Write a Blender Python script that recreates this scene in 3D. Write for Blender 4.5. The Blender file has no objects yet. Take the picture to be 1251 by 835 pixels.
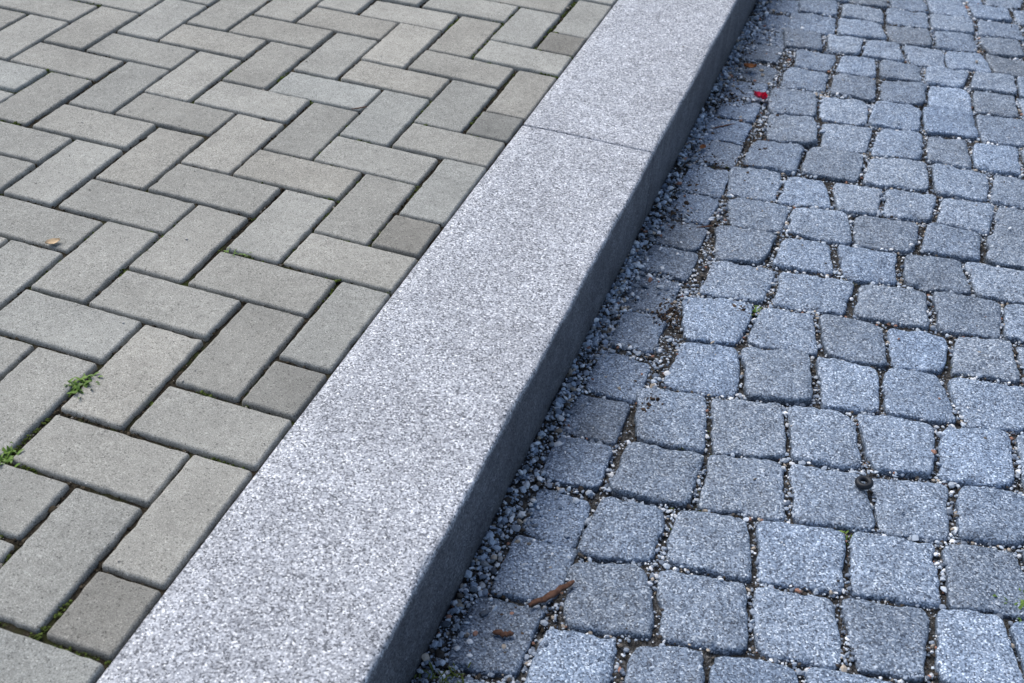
import bpy, numpy as np, math, random
random.seed(4); rng=np.random.default_rng(7)
D=bpy.data; scene=bpy.context.scene; COL=scene.collection

# ------------------------------------------------------------ helpers
def vnoise(x,y,seed=0):
    x=np.asarray(x,float); y=np.asarray(y,float)
    xi=np.floor(x).astype(np.int64); yi=np.floor(y).astype(np.int64)
    fx=x-xi; fy=y-yi; fx=fx*fx*(3-2*fx); fy=fy*fy*(3-2*fy)
    def h(a,b):
        n=(a*374761393+b*668265263+seed*1442695041)&0x7fffffff
        n=((n^(n>>13))*1274126177)&0x7fffffff
        return ((n^(n>>16))&0xffff)/32767.5-1.0
    return (h(xi,yi)*(1-fx)+h(xi+1,yi)*fx)*(1-fy)+(h(xi,yi+1)*(1-fx)+h(xi+1,yi+1)*fx)*fy

def mesh_obj(name,verts,loops,starts,totals,mat,smooth=True,tint=None):
    me=D.meshes.new(name)
    verts=np.asarray(verts,np.float32); loops=np.asarray(loops,np.int32)
    me.vertices.add(len(verts)); me.vertices.foreach_set('co',verts.ravel())
    me.loops.add(len(loops)); me.loops.foreach_set('vertex_index',loops)
    me.polygons.add(len(starts)); me.polygons.foreach_set('loop_start',np.asarray(starts,np.int32))
    me.polygons.foreach_set('loop_total',np.asarray(totals,np.int32))
    me.polygons.foreach_set('use_smooth',np.full(len(starts),smooth))
    if tint is not None:
        a=me.color_attributes.new('tint','FLOAT_COLOR','POINT')
        t=np.ones((len(verts),4),np.float32); t[:,:3]=tint; a.data.foreach_set('color',t.ravel())
    me.update(calc_edges=True); me.validate()
    ob=D.objects.new(name,me); COL.objects.link(ob); me.materials.append(mat)
    return ob
def faces_np(verts,F,name,mat,smooth=True,tint=None):
    F=np.asarray(F); k=F.shape[1]
    return mesh_obj(name,verts,F.ravel(),np.arange(len(F))*k,np.full(len(F),k),mat,smooth,tint)
def faces_list(verts,F,name,mat,smooth=True,tint=None):
    lo=[i for f in F for i in f]; tt=[len(f) for f in F]; st=np.r_[0,np.cumsum(tt)[:-1]]
    return mesh_obj(name,verts,lo,st,tt,mat,smooth,tint)

class NT:
    def __init__(s,name,rough=.75,spec=.4):
        s.m=D.materials.new(name); s.m.use_nodes=True; s.t=s.m.node_tree; s.n=s.t.nodes
        s.b=s.n['Principled BSDF']; s.b.inputs['Roughness'].default_value=rough
        s.b.inputs['Specular IOR Level'].default_value=spec
        s.tc=s.n.new('ShaderNodeTexCoord').outputs['Object']
    def L(s,a,b): s.t.links.new(a,b)
    def noise(s,scale,detail=2,rough=.6,out='Fac'):
        n=s.n.new('ShaderNodeTexNoise'); n.inputs['Scale'].default_value=scale
        n.inputs['Detail'].default_value=detail; n.inputs['Roughness'].default_value=rough
        s.L(s.tc,n.inputs['Vector']); return n.outputs[out]
    def voro(s,scale,out='Color',feature='F1'):
        n=s.n.new('ShaderNodeTexVoronoi'); n.feature=feature; n.inputs['Scale'].default_value=scale
        s.L(s.tc,n.inputs['Vector']); return n.outputs[out]
    def sep(s,c,i=0):
        n=s.n.new('ShaderNodeSeparateColor'); s.L(c,n.inputs[0]); return n.outputs[i]
    def ramp(s,f,stops,interp='LINEAR'):
        n=s.n.new('ShaderNodeValToRGB'); r=n.color_ramp; r.interpolation=interp
        while len(r.elements)<len(stops): r.elements.new(.5)
        for e,(p,c) in zip(r.elements,stops):
            e.position=p; e.color=(c,c,c,1) if not hasattr(c,'__len__') else (*c,1)
        s.L(f,n.inputs[0]); return n.outputs['Color']
    def mix(s,a,b,f=.5,mode='MIX'):
        n=s.n.new('ShaderNodeMix'); n.data_type='RGBA'; n.blend_type=mode
        for v,i in ((f,0),(a,6),(b,7)):
            if isinstance(v,(int,float)) and i==0: n.inputs[0].default_value=v
            elif isinstance(v,tuple): n.inputs[i].default_value=(*v,1)
            else: s.L(v,n.inputs[i])
        return n.outputs[2]
    def math(s,op,a,b):
        n=s.n.new('ShaderNodeMath'); n.operation=op
        for v,i in ((a,0),(b,1)):
            if isinstance(v,(int,float)): n.inputs[i].default_value=v
            else: s.L(v,n.inputs[i])
        return n.outputs[0]
    def attr(s):
        n=s.n.new('ShaderNodeVertexColor'); n.layer_name='tint'; return n.outputs['Color']
    def pos(s,i):
        n=s.n.new('ShaderNodeSeparateXYZ'); s.L(s.tc,n.inputs[0]); return n.outputs[i]
    def bump(s,h,st,d):
        b=s.n.new('ShaderNodeBump'); b.inputs['Strength'].default_value=st; b.inputs['Distance'].default_value=d
        s.L(h,b.inputs['Height']); s.L(b.outputs[0],s.b.inputs['Normal'])
    def col(s,c): s.L(c,s.b.inputs['Base Color'])

def granite(name,g,tintattr,stain=(.8,1.1),rough=.62,face_shade_dirt=False,gs=560,bst=.7,gain=.4):
    m=NT(name,rough,.45)
    a=m.ramp(m.sep(m.voro(gs)),[(0,g[0]),(.13,g[1]),(.36,g[2]),(.70,g[3]),(.91,g[4])],'CONSTANT')
    nf=m.noise(gs*.9,2,.7)
    c=m.mix(a,m.ramp(nf,[(.3,1-gain),(.5,1.0),(.7,1+gain*.9)]),1.,'MULTIPLY')
    c=m.mix(c,m.ramp(m.noise(6,4,.7),[(.3,stain[0]),(.7,stain[1])]),1.,'MULTIPLY')
    n40=m.noise(42,3,.7)
    c=m.mix(c,m.ramp(n40,[(.26,.70),(.36,.88),(.65,1.09)]),1.,'MULTIPLY')
    if face_shade_dirt:
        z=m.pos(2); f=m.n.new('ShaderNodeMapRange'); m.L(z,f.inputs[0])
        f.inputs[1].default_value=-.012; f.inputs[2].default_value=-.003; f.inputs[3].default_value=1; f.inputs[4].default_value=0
        shade_dirt=m.mix(c,(.22,.23,.255),1.,'MULTIPLY')  # shade on the kerb face painted into its colour, together with dirt
        c=m.mix(c,shade_dirt,m.math('MULTIPLY',f.outputs[0],m.sep(m.ramp(m.noise(14,3,.7),[(.2,.74),(.6,1)]))))
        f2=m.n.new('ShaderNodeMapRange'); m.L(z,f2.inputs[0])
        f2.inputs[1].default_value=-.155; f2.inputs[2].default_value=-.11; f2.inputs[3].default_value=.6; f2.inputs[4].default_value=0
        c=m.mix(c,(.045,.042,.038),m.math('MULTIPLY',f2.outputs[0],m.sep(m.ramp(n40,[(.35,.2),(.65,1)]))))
    if tintattr: c=m.mix(c,m.attr(),1.,'MULTIPLY')
    m.col(c)
    m.bump(m.math('ADD',m.math('MULTIPLY',m.noise(75,2,.6),1.3),m.math('MULTIPLY',nf,.6)),bst,.0022)
    return m.m

# ------------------------------------------------------------ materials
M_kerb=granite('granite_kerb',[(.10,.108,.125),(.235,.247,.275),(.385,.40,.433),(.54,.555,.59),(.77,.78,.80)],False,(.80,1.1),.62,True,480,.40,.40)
M_cob=granite('granite_cobble',[(.050,.068,.100),(.115,.152,.208),(.196,.248,.326),(.305,.368,.458),(.53,.60,.68)],True,(.80,1.14),.56,False,490,.85,.42)

m=NT('paver_concrete',.85,.25)
nf=m.noise(800,2,.75)
c=m.ramp(nf,[(.28,(.152,.148,.130)),(.5,(.340,.334,.300)),(.72,(.55,.542,.495))])
sp=m.ramp(m.sep(m.voro(600)),[(0,.4),(.05,.9),(.5,1.05),(.96,1.45)],'CONSTANT')
c=m.mix(c,sp,.8,'MULTIPLY')
c=m.mix(c,m.ramp(m.noise(7,4,.65),[(.3,.82),(.7,1.1)]),1.,'MULTIPLY')
n60=m.noise(70,3,.65)
c=m.mix(c,m.ramp(n60,[(.28,.80),(.36,.92),(.7,1.08)]),1.,'MULTIPLY')
c=m.mix(c,m.attr(),1.,'MULTIPLY'); m.col(c)
m.bump(m.math('ADD',n60,m.math('MULTIPLY',nf,.9)),.65,.0012)
M_pav=m.m

m=NT('joint_soil_and_moss',.95,.1)
c=m.ramp(m.noise(300,3,.7),[(.3,(.012,.010,.007)),(.55,(.034,.028,.02)),(.8,(.09,.08,.06))])
gm=m.ramp(m.noise(9,3,.7),[(.5,0),(.62,1)])
c=m.mix(c,(.030,.038,.010),m.sep(gm)); m.col(c)
M_joint=m.m

m=NT('earth_and_grit',.95,.15)
c=m.ramp(m.noise(260,3,.75),[(.28,(.020,.018,.016)),(.5,(.062,.060,.057)),(.75,(.18,.18,.185))])
c=m.mix(c,m.ramp(m.sep(m.voro(300)),[(0,.5),(.3,.9),(.8,1.6),(.93,3.)],'CONSTANT'),.7,'MULTIPLY'); m.col(c)
m.bump(m.voro(300,'Distance'),.8,.003)
M_bed=m.m

m=NT('gravel_pebbles',.7,.35); m.col(m.attr()); M_grav=m.m
m=NT('soil_crumbs',.95,.1); m.col(m.attr()); M_crumb=m.m

m=NT('surrounding_ground',.95,.1)
m.col(m.ramp(m.noise(4,6,.7),[(.3,(.05,.048,.04)),(.7,(.13,.125,.11))])); M_ground=m.m
def simple(name,c1,c2,sc,rough=.6):
    m=NT(name,rough,.3); m.col(m.ramp(m.noise(sc,3,.7),[(.3,c1),(.7,c2)])); return m.m
M_leaf=simple('weed_leaf',(.045,.10,.012),(.17,.28,.04),60,.5)
M_moss=simple('moss_green',(.03,.05,.008),(.12,.15,.03),150,.9)
M_wood=simple('weathered_wood',(.05,.022,.014),(.16,.08,.05),200,.8)
M_dry=simple('dry_leaf',(.45,.31,.17),(.62,.47,.30),80,.7)
M_brown=simple('brown_leaf',(.18,.06,.02),(.36,.15,.05),80,.7)
M_red=simple('red_petal',(.5,.01,.04),(.75,.03,.10),80,.45)
M_rub=simple('black_rubber',(.010,.012,.016),(.025,.028,.034),120,.45)

# ------------------------------------------------------------ brick paving (herringbone 100 x 200)
def paver_arrays():
    bricks=[]
    for i in range(-30,1):
        for j in range(-16,42):
            r=(i-j)%4
            if r==0:
                x0,x1=i-1,min(i+1,0); bricks.append((x0,x1,j,j+1,i==0))
            elif r==3:
                bricks.append((i-1,i,j,j+2,False))
    return bricks
V=[];F=[];T=[]; base=0
def gx(i): return 0.0 if i==0 else i*.1+.013
joint_pts=[]
prof=[(-.0004,-.06),(0,-.0090),(.0004,-.0045),(.0013,-.0018),(.0026,-.0005),(.0042,0.)]
for (a,b,j0,j1,half) in paver_arrays():
    x0,x1=gx(a),gx(b); y0,y1=j0*.1,j1*.1
    for _ in range(int((x1-x0+y1-y0)*150)):
        if rng.random()<(x1-x0)/(x1-x0+y1-y0): joint_pts.append((rng.uniform(x0,x1),y0))
        else: joint_pts.append((x0,rng.uniform(y0,y1)))
    g=.0031
    w=(x1-x0)/2-g+rng.normal(0,.0005); h=(y1-y0)/2-g+rng.normal(0,.0005)
    cx_,cy_=(x0+x1)/2+rng.normal(0,.0009),(y0+y1)/2+rng.normal(0,.0009)
    ang=rng.normal(0,.006); dz=rng.normal(0,.0008); tx,ty=rng.normal(0,.005,2)
    R=.0095; RC=.0045; pts=[]
    nx=max(3,int(w*2/.010)); ny=max(3,int(h*2/.010))
    def corner(sx,sy,a0):
        for k in range(4):
            t=a0+k*math.pi/6
            pts.append((sx*(w-RC)+RC*math.cos(t),sy*(h-RC)+RC*math.sin(t),math.cos(t),math.sin(t),1))
    corner(1,1,0)
    for k in range(1,nx): pts.append((w-R-(2*(w-R))*k/nx,h,0,1,0))
    corner(-1,1,math.pi/2)
    for k in range(1,ny): pts.append((-w,h-R-(2*(h-R))*k/ny,-1,0,0))
    corner(-1,-1,math.pi)
    for k in range(1,nx): pts.append((-w+R+(2*(w-R))*k/nx,-h,0,-1,0))
    corner(1,-1,math.pi*1.5)
    for k in range(1,ny): pts.append((w,-h+R+(2*(h-R))*k/ny,1,0,0))
    P=np.array(pts); n=len(P)
    cm=P[:,4]>.5
    jit=rng.normal(0,.00045,n)*(~cm)
    if rng.random()<.35:
        k=rng.integers(n)
        if not cm[k] and not cm[(k+1)%n]: jit[k]+=.0022; jit[(k+1)%n]+=.0012
    rings=[]
    for d,z in prof+[prof[-1]]:
        q=P[:,:2]-P[:,2:4]*(d+jit)[:,None]
        zz=z+dz+tx*q[:,0]+ty*q[:,1]
        rings.append(np.c_[cx_+q[:,0]*math.cos(ang)-q[:,1]*math.sin(ang),cy_+q[:,0]*math.sin(ang)+q[:,1]*math.cos(ang),zz])
    rings.append(np.array([[cx_,cy_,dz]]))
    vv=np.concatenate(rings); V.append(vv)
    for r in range(len(prof)-1):
        for k in range(n):
            k2=(k+1)%n; F.append((base+r*n+k,base+r*n+k2,base+(r+1)*n+k2,base+(r+1)*n+k))
    tb=base+len(prof)*n
    for k in range(n): F.append((tb+k,tb+(k+1)%n,tb+n))
    t=rng.normal(1,.06); wv=rng.normal(0,.012)
    if half: t*=.74
    T.append(np.tile([[t*(1+wv),t,t*(1-wv)]],(len(vv),1))); base+=len(vv)
faces_list(np.concatenate(V),F,'brick_paving',M_pav,True,np.concatenate(T))

def grid(name,x0,x1,y0,y1,step,zf,mat):
    nx=int((x1-x0)/step)+1; ny=int((y1-y0)/step)+1
    X,Y=np.meshgrid(np.linspace(x0,x1,nx),np.linspace(y0,y1,ny)); Z=zf(X,Y)
    v=np.stack([X.ravel(),Y.ravel(),Z.ravel()],1)
    i=np.arange(ny-1)[:,None]*nx+np.arange(nx-1)[None,:]
    f=np.stack([i,i+1,i+1+nx,i+nx],-1).reshape(-1,4)
    return faces_np(v,f,name,mat)
def jz(x,y): return -.0085+.0025*vnoise(x*40,y*40,3)+.0015*vnoise(x*150,y*150,5)
grid('joint_sand',-3.08,-.001,-1.6,4.2,.014,jz,M_joint)

# ------------------------------------------------------------ granular scatter builder
phi=(1+5**.5)/2
ICO=np.array([(-1,phi,0),(1,phi,0),(-1,-phi,0),(1,-phi,0),(0,-1,phi),(0,1,phi),(0,-1,-phi),(0,1,-phi),(phi,0,-1),(phi,0,1),(-phi,0,-1),(-phi,0,1)])/math.sqrt(1+phi*phi)
ICF=np.array([(0,11,5),(0,5,1),(0,1,7),(0,7,10),(0,10,11),(1,5,9),(5,11,4),(11,10,2),(10,7,6),(7,1,8),(3,9,4),(3,4,2),(3,2,6),(3,6,8),(3,8,9),(4,9,5),(2,4,11),(6,2,10),(8,6,7),(9,8,1)])
def scatter(name,P,rad,colr,mat,flat=.75,rough=.22,smooth=False):
    n=len(P); 
    q=rng.normal(size=(n,4)); q/=np.linalg.norm(q,axis=1)[:,None]
    w,x,y,z=q.T
    Rm=np.stack([1-2*(y*y+z*z),2*(x*y-w*z),2*(x*z+w*y),2*(x*y+w*z),1-2*(x*x+z*z),2*(y*z-w*x),2*(x*z-w*y),2*(y*z+w*x),1-2*(x*x+y*y)],1).reshape(n,3,3)
    sc=np.stack([rng.uniform(.8,1.35,n),rng.uniform(.7,1.1,n),rng.uniform(.5,.9,n)],1)*rad[:,None]
    v=ICO[None]*(1+rng.uniform(-rough,rough,(n,12,1)))*sc[:,None,:]
    v=np.einsum('nij,nkj->nki',Rm,v); v[:,:,2]*=flat; v+=P[:,None,:]
    f=(ICF[None]+12*np.arange(n)[:,None,None]).reshape(-1,3)
    return faces_np(v.reshape(-1,3),f,name,mat,smooth,np.repeat(colr,12,axis=0))

jp=np.array(joint_pts); keep=(jp[:,0]>-1.4)&(jp[:,1]>-.6)&(jp[:,1]<2.1); 
jp=np.concatenate([jp[keep]]*6)+rng.normal(0,.0019,(keep.sum()*6,2))
r=np.exp(rng.normal(math.log(.0011),.45,len(jp)))
mossy=vnoise(jp[:,0]*7,jp[:,1]*7,11)+.5*vnoise(jp[:,0]*30,jp[:,1]*30,12)
cr=np.where((mossy>.35)[:,None],np.array([[.058,.078,.018]]),np.array([[.046,.037,.025]]))*rng.uniform(.4,1.8,(len(jp),1))
li=rng.random(len(jp))<.04; cr[li]=[.24,.22,.19]
kz=rng.random(len(jp))<np.clip(.6+.7*mossy,.2,1); jp,r,cr,mossy=jp[kz],r[kz],cr[kz],mossy[kz]
scatter('joint_soil_crumbs',np.c_[jp,jz(jp[:,0],jp[:,1])+r*.5+.001+.0035*np.clip(mossy-.3,0,1)],r,cr,M_crumb)

n=560
px=rng.uniform(-1.5,.24,n); py=rng.uniform(-.6,2.2,n); r=np.exp(rng.normal(math.log(.0009),.4,n))
cg=np.array([[.5,.48,.44]])*rng.uniform(.08,1.2,(n,1))
scatter('loose_grit',np.c_[px,py,np.full(n,.0008)+r*.3],r,cg,M_grav)

# ------------------------------------------------------------ kerb
W=.249
def kerb(name,y0,y1,seed):
    prof=[(.0005,-.32),(.0005,-.004),(.0012,-.0012),(.003,0),(.03,.0004)]
    prof+=[(x,.0006) for x in np.linspace(.055,W-.035,8)]+[(W-.018,.0006),(W-.010,.0004)]
    for t in np.linspace(0,math.pi/2,6):
        R=.005; prof.append((W-R+R*math.sin(t),-R+R*math.cos(t)))
    prof+=[(W+.0005,z) for z in (-.012,-.02,-.035,-.05,-.065,-.08,-.095,-.11,-.125,-.14,-.155,-.17)]+[(W+.001,-.32)]
    pr=np.array(prof); n=len(pr)
    ys=np.r_[y0+.0015,y0+.0025,y0+.005,np.arange(y0+.012,y1-.01,.008),y1-.005,y1-.0025,y1-.0015]
    V=[]
    for k,y in enumerate(ys):
        e=0
        if k==0 or k==len(ys)-1: e=.0035
        elif k==1 or k==len(ys)-2: e=.0012
        x=pr[:,0].copy(); z=pr[:,1].copy()
        f=(z>-.2)
        top=(x>.001)&(x<W-.004)&(z>-.003)
        z[top]+=.0005*vnoise(x[top]*18,y*18+0*x[top],seed)+.00025*vnoise(x[top]*90,y*90+0*x[top],seed+1)
        fr=(x>W-.004)
        x[fr]+=f[fr]*(.0014*vnoise(z[fr]*30,y*22+0*z[fr],seed+2)+.0010*vnoise(z[fr]*160,y*140+0*z[fr],seed+3))
        ar=(x>W-.0045)&(z>-.008); z[ar]-=.0009*max(0,vnoise(np.array([y*55.]),np.array([.5]),seed+4)[0])
        z[z>-.2]-=e*(1.0); x=np.where(x>W/2,x-e*.7,x)
        V.append(np.c_[x,np.full(n,y),z])
    V=np.concatenate(V); F=[]
    for k in range(len(ys)-1):
        for a in range(n-1):
            i=k*n+a; F.append((i,i+n,i+n+1,i+1))
    F.append(tuple(range(n))); F.append(tuple((len(ys)-1)*n+a for a in reversed(range(n))))
    return faces_list(V,F,name,M_kerb,True)
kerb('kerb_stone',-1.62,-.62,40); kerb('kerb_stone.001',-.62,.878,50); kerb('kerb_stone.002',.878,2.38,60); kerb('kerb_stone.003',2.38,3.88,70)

# ------------------------------------------------------------ cobbles
ZT=-.140
rows=[(-.13,.2,[.424,.523,.629,.755]),(-.01,.2,[.43,.545,.665,.774,.875]),(.11,.22,[.422,.528,.648,.771,.882]),(.225,.21,[.431,.555,.674,.786,.888]),
(.35,.21,[.426,.537,.650,.751,.86]),(.49,.2,[.447,.559,.67,.763,.878]),(.615,.17,[.436,.55,.662,.765,.861]),(.743,.15,[.448,.571,.721,.836]),
(.86,.15,[.436,.544,.661,.774,.893]),(.975,.15,[.439,.56,.678,.803]),(1.09,.14,[.417,.519,.616,.712,.81]),(1.22,.14,[.433,.548,.677,.813]),
(1.35,.16,[.448,.564,.673,.773,.863]),(1.49,.15,[.43,.545,.65,.77,.88]),(1.615,.15,[.44,.55,.66,.76,.86]),(1.735,.14,[.45,.54,.64,.75,.85]),(1.85,.14,[.41,.50,.59,.69,.79,.89])]
y=1.85
while y<3.9:
    y+=random.uniform(.108,.122); xs=[.37+random.uniform(.03,.07)]
    rows.append((y,.14,xs))
y=-.13; 
while y>-1.4:
    y-=random.uniform(.108,.122); rows.insert(0,(y,.2,[.42+random.uniform(-.02,.02)]))
full=[]
for y0,s,xs in rows:
    xs=list(xs)
    while xs[-1]<2.9: xs.append(xs[-1]+random.uniform(.095,.125))
    j=[xs[0]-.056]+[(a+b)/2 for a,b in zip(xs[:-1],xs[1:])]
    full.append((y0*1.004+.004,s,j))
quads=[]; sunk=[]
def yc(k,x):
    y0,s,_=full[k]; return y0+s*(x-.43)+.009*vnoise(np.array([x*8.]),np.array([k*3.3]),21)[0]
for k in range(1,len(full)-1):
    s=full[k][1]; J=full[k][2]
    tl=[random.uniform(-.2,.14)-s*.5 for _ in J]
    for a in range(len(J)-1):
        def pt(q,up):
            x=J[q]; yb=(yc(k,x)+yc(k+(1 if up else -1),x))/2+random.uniform(-.004,.004)
            return (x+tl[q]*(yb-yc(k,x))+random.uniform(-.0035,.0035),yb)
        quads.append([pt(a,0),pt(a+1,0),pt(a+1,1),pt(a,1)]); sunk.append(0)
ky=[-.12,.005,.11,.215,.315,.43,.55,.672,.782,.87,.972,1.09,1.195,1.31,1.42,1.53]
while ky[-1]<3.8: ky.append(ky[-1]+random.uniform(.1,.12))
while ky[0]>-1.3: ky.insert(0,ky[0]-random.uniform(.1,.12))
kb=[(a+b)/2 for a,b in zip(ky[:-1],ky[1:])]
for a,b in zip(kb[:-1],kb[1:]):
    t=random.uniform(-.01,.014)
    xl=.270+random.uniform(0,.014); xr=.374+random.uniform(-.012,.003)
    quads.append([(xl,a),(xr,a+t),(xr+random.uniform(-.004,.004),b+t),(xl,b)]); sunk.append(1)
Q=np.array(quads); S=np.array(sunk); n=len(Q)
cen=Q.mean(1)
gap=rng.uniform(.0018,.0044,n)
dirs=Q-cen[:,None]; 
Q=cen[:,None]+dirs*(1-(gap/.052))[:,None,None]
NP=72
th=np.linspace(0,2*math.pi,NP,endpoint=False)+.01
ex=rng.uniform(6,13,n)[:,None]
c_,s_=np.abs(np.cos(th))[None],np.abs(np.sin(th))[None]
rr=1/(c_**ex+s_**ex)**(1/ex)
u=rr*np.cos(th); v=rr*np.sin(th)
def bil(u,v):
    a=(1-u)*(1-v)/4; b=(1+u)*(1-v)/4; c=(1+u)*(1+v)/4; d=(1-u)*(1+v)/4
    return a[...,None]*Q[:,None,0]+b[...,None]*Q[:,None,1]+c[...,None]*Q[:,None,2]+d[...,None]*Q[:,None,3]
out=bil(u,v); cen=bil(np.zeros((n,1)),np.zeros((n,1)))[:,0]
sid=np.arange(n)[:,None]
nz=.056*vnoise(out[...,0]*34,out[...,1]*34+sid*5.7,31)+.032*vnoise(out[...,0]*100,out[...,1]*100+sid*3.1,32)+.020*vnoise(out[...,0]*280,out[...,1]*280,33)
out=cen[:,None]+(out-cen[:,None])*(1+np.clip(nz,-.12,.040)-.020)[...,None]
prof=[(1.012,-.055),(1.008,-.020),(1.0,-.0105),(.990,-.0048),(.974,-.0020),(.945,-.0007),(.88,-.0001),(.74,0),(.58,.0),(.4,0.),(.2,0.)]
zst=rng.normal(0,.0018,n)-S*.0078; tx=rng.normal(0,.020,n)+S*.05; ty=rng.normal(0,.020,n); dome=rng.uniform(-.0003,.0018,n)
edgew=rng.uniform(.6,1.5,n)
rings=[]
for k,(sc,z) in enumerate(prof+[(0,0)]):
    p=cen[:,None]+(out-cen[:,None])*sc if sc>0 else cen[:,None]
    d=p-cen[:,None]
    amp=0 if k==0 else (.6 if k<3 else 1)
    chip=0 if sc<.85 or k<2 else .0036*np.clip(vnoise(p[...,0]*60,p[...,1]*60+sid*2.2,39)-.1,0,1)*(sc-.85)/.15
    zz=ZT+zst[:,None]+z*(edgew[:,None] if k>1 else 1)+tx[:,None]*d[...,0]+ty[:,None]*d[...,1]-dome[:,None]*min(sc,1)**2-chip
    zz=zz+amp*(.0017*vnoise(p[...,0]*30,p[...,1]*30,35)+.0014*vnoise(p[...,0]*85,p[...,1]*85,36)+.0007*vnoise(p[...,0]*230,p[...,1]*230,37))
    rings.append(np.concatenate([p,zz[...,None]],-1))
nr=len(prof); per=nr*NP+1
V=np.concatenate(rings,1)
f=[]
for r_ in range(nr-1):
    a=r_*NP+np.arange(NP); b=r_*NP+(np.arange(NP)+1)%NP
    f.append(np.stack([a,b,b+NP,a+NP],1))
f=np.concatenate(f); off=(np.arange(n)*per)
F4=(f[None]+off[:,None,None]).reshape(-1,4)
a=(nr-1)*NP+np.arange(NP); b=(nr-1)*NP+(np.arange(NP)+1)%NP
F3=(np.stack([a,b,np.full(NP,per-1)],1)[None]+off[:,None,None]).reshape(-1,3)
loops=np.r_[F4.ravel(),F3.ravel()]; tot=np.r_[np.full(len(F4),4),np.full(len(F3),3)]; st=np.r_[0,np.cumsum(tot)[:-1]]
t=np.clip(rng.normal(1,.12,n),.75,1.3)*(1-.08*S); hue=rng.normal(0,.022,n)-.02*S
tc=np.stack([t*(1+hue),t,t*(1-hue*1.2)],1)
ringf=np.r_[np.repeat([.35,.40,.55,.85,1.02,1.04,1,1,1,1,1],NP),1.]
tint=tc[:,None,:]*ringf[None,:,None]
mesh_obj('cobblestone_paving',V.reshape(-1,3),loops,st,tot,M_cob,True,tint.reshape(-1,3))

def heap(x): return np.clip((.290-x)/.04,0,1)
def bz(x,y): return -.1520+.0030*vnoise(x*26,y*26,41)+.0018*vnoise(x*90,y*90,42)+.0012*heap(x)-.0038*(x<.37)
grid('joint_bed',.2505,3.0,-1.5,4.0,.014,bz,M_bed)

GX0,GY0,gs=.25,-1.3,.0025
nx=int(2.4/gs); ny=int(5./gs); mask=np.zeros((ny,nx),bool)
for k in range(n):
    o=out[k]-cen[k]; ang=np.arctan2(o[:,1],o[:,0]); rad=np.hypot(o[:,0],o[:,1]); od=np.argsort(ang)
    x0,x1=int((cen[k,0]-.09-GX0)/gs),int((cen[k,0]+.09-GX0)/gs); y0,y1=int((cen[k,1]-.09-GY0)/gs),int((cen[k,1]+.09-GY0)/gs)
    x0=max(x0,0); y0=max(y0,0); x1=min(x1,nx); y1=min(y1,ny)
    if x1<=x0 or y1<=y0: continue
    X,Y=np.meshgrid(GX0+(np.arange(x0,x1)+.5)*gs-cen[k,0],GY0+(np.arange(y0,y1)+.5)*gs-cen[k,1])
    rr_=np.interp(np.arctan2(Y,X),ang[od],rad[od],period=2*math.pi)
    mask[y0:y1,x0:x1]|=(np.hypot(X,Y)<rr_*.985)
def instone(x,y):
    ix=((x-GX0)/gs).astype(int).clip(0,nx-1); iy=((y-GY0)/gs).astype(int).clip(0,ny-1); return mask[iy,ix]
def pebbles(N,x0,x1,y0,y1,med,sg,keepf,zoff=0.):
    x=rng.uniform(x0,x1,N); y=rng.uniform(y0,y1,N); ins=instone(x,y)
    k=keepf(x,y,ins); x,y,ins=x[k],y[k],ins[k]
    r=np.clip(np.exp(rng.normal(math.log(med),sg,len(x))),.0006,.0065)
    z=np.where(ins,ZT-.0005-.009*(x<.375)+r*.35,bz(x,y)+r*.45+rng.uniform(0,.004,len(x))+zoff)
    return x,y,z,r
def clump(x,y): return vnoise(x*9,y*9,51)+.6*vnoise(x*28,y*28,52)
sets=[]
sets.append(pebbles(180000,.25,1.05,-.4,2.5,.0018,.45,lambda x,y,i:(~i)&(rng.random(len(x))<.45+.30*clump(x,y)),.0010))
sets.append(pebbles(42000,.25,1.05,-.4,2.5,.0032,.28,lambda x,y,i:(~i)&(rng.random(len(x))<.32+.40*clump(x,y)),.0030))
def gut(x,y,i):
    p=np.clip((.298-x)/.035,0,1)*.75*(1+.6*clump(x,y))+np.clip((.40-x)/.12,0,1)*.14*(1+clump(x,y))
    return rng.random(len(x))<p*np.where(i,.55,1)
sets.append(pebbles(30000,.2505,.41,-.4,2.5,.0019,.5,gut,.001))
sets.append(pebbles(5500,.2505,.41,-.4,2.5,.0042,.28,gut,.002))
sets.append(pebbles(1700,.25,1.05,-.4,2.5,.0010,.4,lambda x,y,i:i))
sets.append(pebbles(170,.35,1.05,-.4,2.5,.0028,.3,lambda x,y,i:i))
sets.append(pebbles(50000,1.05,2.6,-1.2,3.6,.0030,.4,lambda x,y,i:(~i)&(rng.random(len(x))<.5)))
A=[np.concatenate([s[k] for s in sets]) for k in range(4)]
N=len(A[0])
pal=np.array([(.74,.76,.78),(.49,.55,.62),(.31,.36,.43),(.16,.195,.25),(.42,.36,.29),(.10,.085,.07),(.32,.17,.12),(.05,.04,.032)])
pc=pal[rng.choice(8,N,p=[.20,.23,.25,.13,.07,.05,.02,.05])]*rng.uniform(.75,1.2,(N,1))
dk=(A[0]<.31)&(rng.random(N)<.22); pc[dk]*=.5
scatter('gravel',np.stack(A[:3],1),A[3],pc,M_grav)

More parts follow.
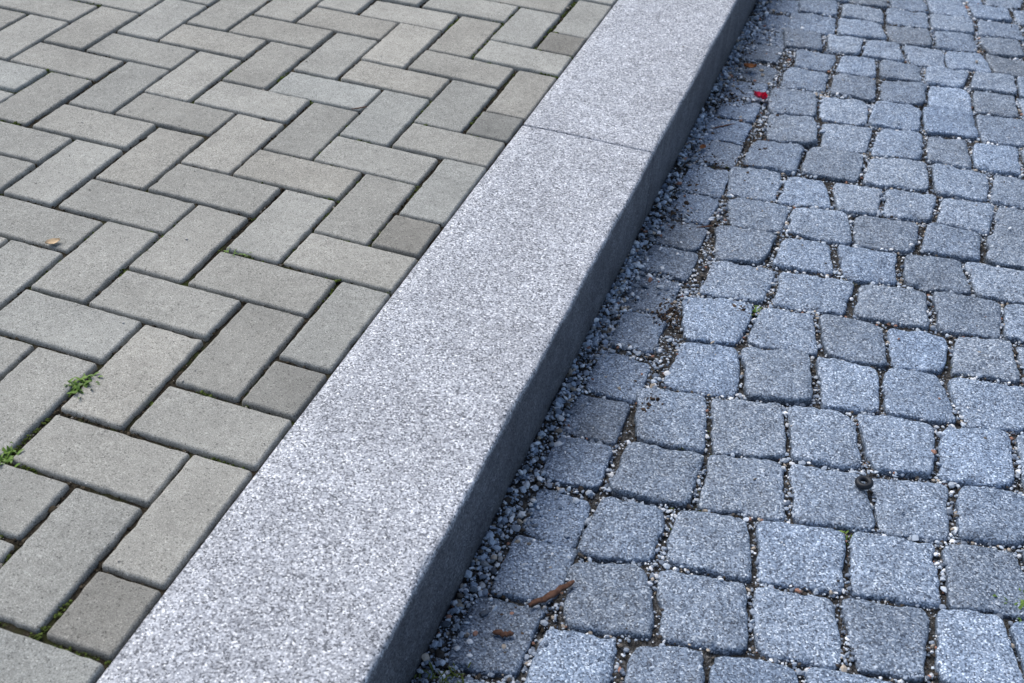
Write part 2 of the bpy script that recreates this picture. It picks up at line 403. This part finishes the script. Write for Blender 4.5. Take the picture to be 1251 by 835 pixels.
x,y,z,r=pebbles(80000,.25,1.05,-.4,2.5,.0013,.4,lambda x,y,i:(~i)&(rng.random(len(x))<.22-.35*clump(x,y)+.12*(x<.285)),.002)
lit=[]
for (lx,ly,ls,ln) in [(.362,.615,.013,130),(.478,.665,.009,70),(.33,1.15,.034,190),(.31,1.45,.036,240),(.36,1.30,.036,150),(.29,.93,.024,90),(.345,-.085,.014,26),(.385,.375,.010,40),(.30,1.75,.04,150)]:
    lit.append(np.c_[rng.normal(lx,ls,ln),rng.normal(ly,ls*1.6,ln),np.exp(rng.normal(math.log(.0019),.4,ln))])
lit=np.concatenate(lit); lit=lit[lit[:,0]>.256]
li_=instone(lit[:,0],lit[:,1]); lz=np.where(li_,ZT-.009*(lit[:,0]<.375),bz(lit[:,0],lit[:,1])+.006)+rng.uniform(0,.002,len(lit))
cs=np.array([[.05,.040,.030]])*rng.uniform(.4,1.6,(len(x),1)); gg=vnoise(x*6,y*6,77)>.62; cs[gg]=np.array([.05,.06,.018])*rng.uniform(.5,1.5,(gg.sum(),1))
cl=np.array([[.050,.036,.027]])*rng.uniform(.3,2.0,(len(lit),1))
scatter('soil_crumbs',np.r_[np.c_[x,y,z],np.c_[lit[:,:2],lz]],np.r_[r,lit[:,2]],np.r_[cs,cl],M_crumb,.6)

gv=[(-400,-400,-.33),(400,-400,-.33),(400,400,-.33),(-400,400,-.33)]
faces_list(gv,[(0,1,2,3)],'ground',M_ground,False)

# ------------------------------------------------------------ weeds, twigs, leaves
def leafy(name,x,y,z,nl,L,Wd,spread,up,mat,seed):
    rn=random.Random(seed); V=[];F=[]
    for k in range(nl):
        az=rn.uniform(0,2*math.pi); el=rn.uniform(*up); l=L*rn.uniform(.5,1.15); w=Wd*rn.uniform(.6,1.2)
        bx=x+rn.gauss(0,spread); by=y+rn.gauss(0,spread*1.0); b=len(V); seg=5
        bend=rn.uniform(.2,1.1); px_,py_,pz_=bx,by,z
        for q in range(seg+1):
            t=q/seg; ww=w*(math.sin(math.pi*min(1,.12+t*.88))**.7 if t<1 else .02)
            ee=el-bend*t
            if q: 
                px_+=l/seg*math.cos(ee)*math.cos(az); py_+=l/seg*math.cos(ee)*math.sin(az); pz_+=l/seg*math.sin(ee)
            nx_,ny_=-math.sin(az),math.cos(az)
            V+=[(px_+nx_*ww,py_+ny_*ww,pz_+ww*.35),(px_,py_,pz_),(px_-nx_*ww,py_-ny_*ww,pz_+ww*.35)]
            if q:
                o=b+(q-1)*3; F+=[(o,o+1,o+4,o+3),(o+1,o+2,o+5,o+4)]
    return faces_list(V,F,name,mat,True)
leafy('weed_plant',-.288,-.052,-.003,70,.015,.0019,.0085,(.3,1.2),M_leaf,1)
leafy('weed_plant.001',-.292,-.195,-.003,46,.013,.0019,.008,(.3,1.2),M_leaf,2)
leafy('weed_plant.002',-.262,.302,-.003,18,.013,.0010,.008,(.2,.9),M_leaf,3)
leafy('weed_plant.003',.491,.675,-.148,22,.017,.0016,.007,(.3,1.2),M_leaf,4)
leafy('weed_plant.004',.70,.222,-.148,24,.015,.0013,.013,(.2,1.0),M_leaf,5)
leafy('weed_plant.005',.920,.180,-.148,44,.018,.0024,.012,(.3,1.2),M_leaf,6)
leafy('weed_plant.006',.285,-.195,-.144,40,.014,.0012,.014,(.1,.8),M_moss,7)
leafy('weed_plant.007',.53,.105,-.148,12,.008,.0012,.010,(.2,1.0),M_moss,8)

def stick(name,p0,p1,r,mat,seed,segs=10):
    rn=random.Random(seed); p0=np.array(p0);p1=np.array(p1); d=p1-p0; L=np.linalg.norm(d); d/=L
    s=np.cross(d,(0,0,1)); s/=np.linalg.norm(s); t=np.cross(s,d); V=[];F=[]; m_=8
    for k in range(segs+1):
        c=p0+d*L*k/segs+s*rn.gauss(0,r*.22)+t*rn.gauss(0,r*.1)+s*r*.5*math.sin(k/segs*3)
        rk=r*(.75+.35*math.sin(math.pi*k/segs))*rn.uniform(.85,1.1)*(.65 if k in (0,segs) else 1)
        for a in range(m_):
            an=2*math.pi*a/m_; V.append(tuple(c+rk*(math.cos(an)*s+math.sin(an)*t*.7)))
    for k in range(segs):
        for a in range(m_): F.append((k*m_+a,k*m_+(a+1)%m_,(k+1)*m_+(a+1)%m_,(k+1)*m_+a))
    F.append(tuple(reversed(range(m_)))); F.append(tuple(segs*m_+a for a in range(m_)))
    return faces_list(V,F,name,mat,True)
stick('wood_stick',(.343,-.062,-.138),(.385,-.008,-.133),.0045,M_wood,1)
stick('bark_piece',(.315,-.112,-.142),(.340,-.108,-.141),.0042,M_wood,2)
stick('twig',(-.305,.792,.003),(-.282,.812,.004),.0014,M_wood,3)
stick('twig.001',(.345,.90,-.146),(.372,.915,-.144),.0016,M_wood,4)
stick('twig.002',(.29,1.30,-.145),(.33,1.34,-.144),.0018,M_wood,5)

def leafblade(name,x,y,z,L,Wd,az,curl,mat,seed):
    rn=random.Random(seed); V=[];F=[]; a,b=10,6
    for i in range(a+1):
        t=i/a; w=Wd*(math.sin(math.pi*(t*.94+.03))**.8)
        for j in range(b+1):
            s=j/b*2-1; lx=(t-.5)*L; ly=s*w*(1+.12*rn.uniform(-1,1)); lz=curl*(s*s)*Wd+curl*.6*Wd*(2*t-1)**2+rn.uniform(0,.0006)
            V.append((x+lx*math.cos(az)-ly*math.sin(az),y+lx*math.sin(az)+ly*math.cos(az),z+lz))
    for i in range(a):
        for j in range(b):
            o=i*(b+1)+j; F.append((o,o+1,o+b+2,o+b+1))
    return faces_list(V,F,name,mat,True)
leafblade('dry_leaf',-.52,.21,.0015,.022,.0075,.9,.35,M_dry,1)
leafblade('fallen_leaf',.31,1.625,-.140,.030,.010,.3,.6,M_brown,2)
leafblade('fallen_leaf.001',.29,1.20,-.143,.02,.006,1.3,.6,M_brown,3)
leafblade('flower_petal',.358,1.478,-.140,.026,.011,.2,.8,M_red,4)
leafblade('flower_petal.001',.368,1.470,-.138,.018,.009,1.5,.9,M_red,5)

V=[];F=[]; A_,B_=28,12
for i in range(A_):
    for j in range(B_):
        a=2*math.pi*i/A_; b=2*math.pi*j/B_; rr_=.0086+.0042*math.cos(b)
        V.append((.712+rr_*math.cos(a),.316+rr_*math.sin(a),-.1325+.0046*math.sin(b)+.10*rr_*math.cos(a)))
for i in range(A_):
    for j in range(B_): F.append((i*B_+j,((i+1)%A_)*B_+j,((i+1)%A_)*B_+(j+1)%B_,i*B_+(j+1)%B_))
faces_list(V,F,'rubber_ring',M_rub,True)

# ------------------------------------------------------------ light
w=D.worlds.new('World'); scene.world=w; w.use_nodes=True
nt=w.node_tree; bg=nt.nodes['Background']; sky=nt.nodes.new('ShaderNodeTexSky'); sky.sky_type='NISHITA'; sky.sun_disc=False
az=math.radians(-62); el=math.radians(54)
sky.sun_elevation=el; sky.sun_rotation=az; sky.air_density=1.; sky.dust_density=2.
nt.links.new(sky.outputs[0],bg.inputs[0]); bg.inputs[1].default_value=.15
sl=D.lights.new('sun','SUN'); sl.energy=3.05; sl.angle=math.radians(52); sl.color=(1,.98,.95)
so=D.objects.new('sun',sl); COL.objects.link(so)
from mathutils import Vector
dv=Vector((math.sin(az)*math.cos(el),math.cos(az)*math.cos(el),math.sin(el)))
so.rotation_euler=dv.to_track_quat('Z','Y').to_euler(); so.location=dv*10

# ------------------------------------------------------------ camera
cam=D.cameras.new('camera'); co=D.objects.new('camera',cam); COL.objects.link(co)
co.location=(.58278,-.97692,1.01144); co.rotation_euler=(.90661,-.05221,.34149)
cam.sensor_width=36; cam.lens=1433.53/1251*36; cam.clip_start=.02; cam.clip_end=1500
cam.dof.use_dof=True; cam.dof.focus_distance=1.75; cam.dof.aperture_fstop=9
scene.camera=co
scene.view_settings.view_transform='Standard'; scene.view_settings.look='None'; scene.view_settings.exposure=0
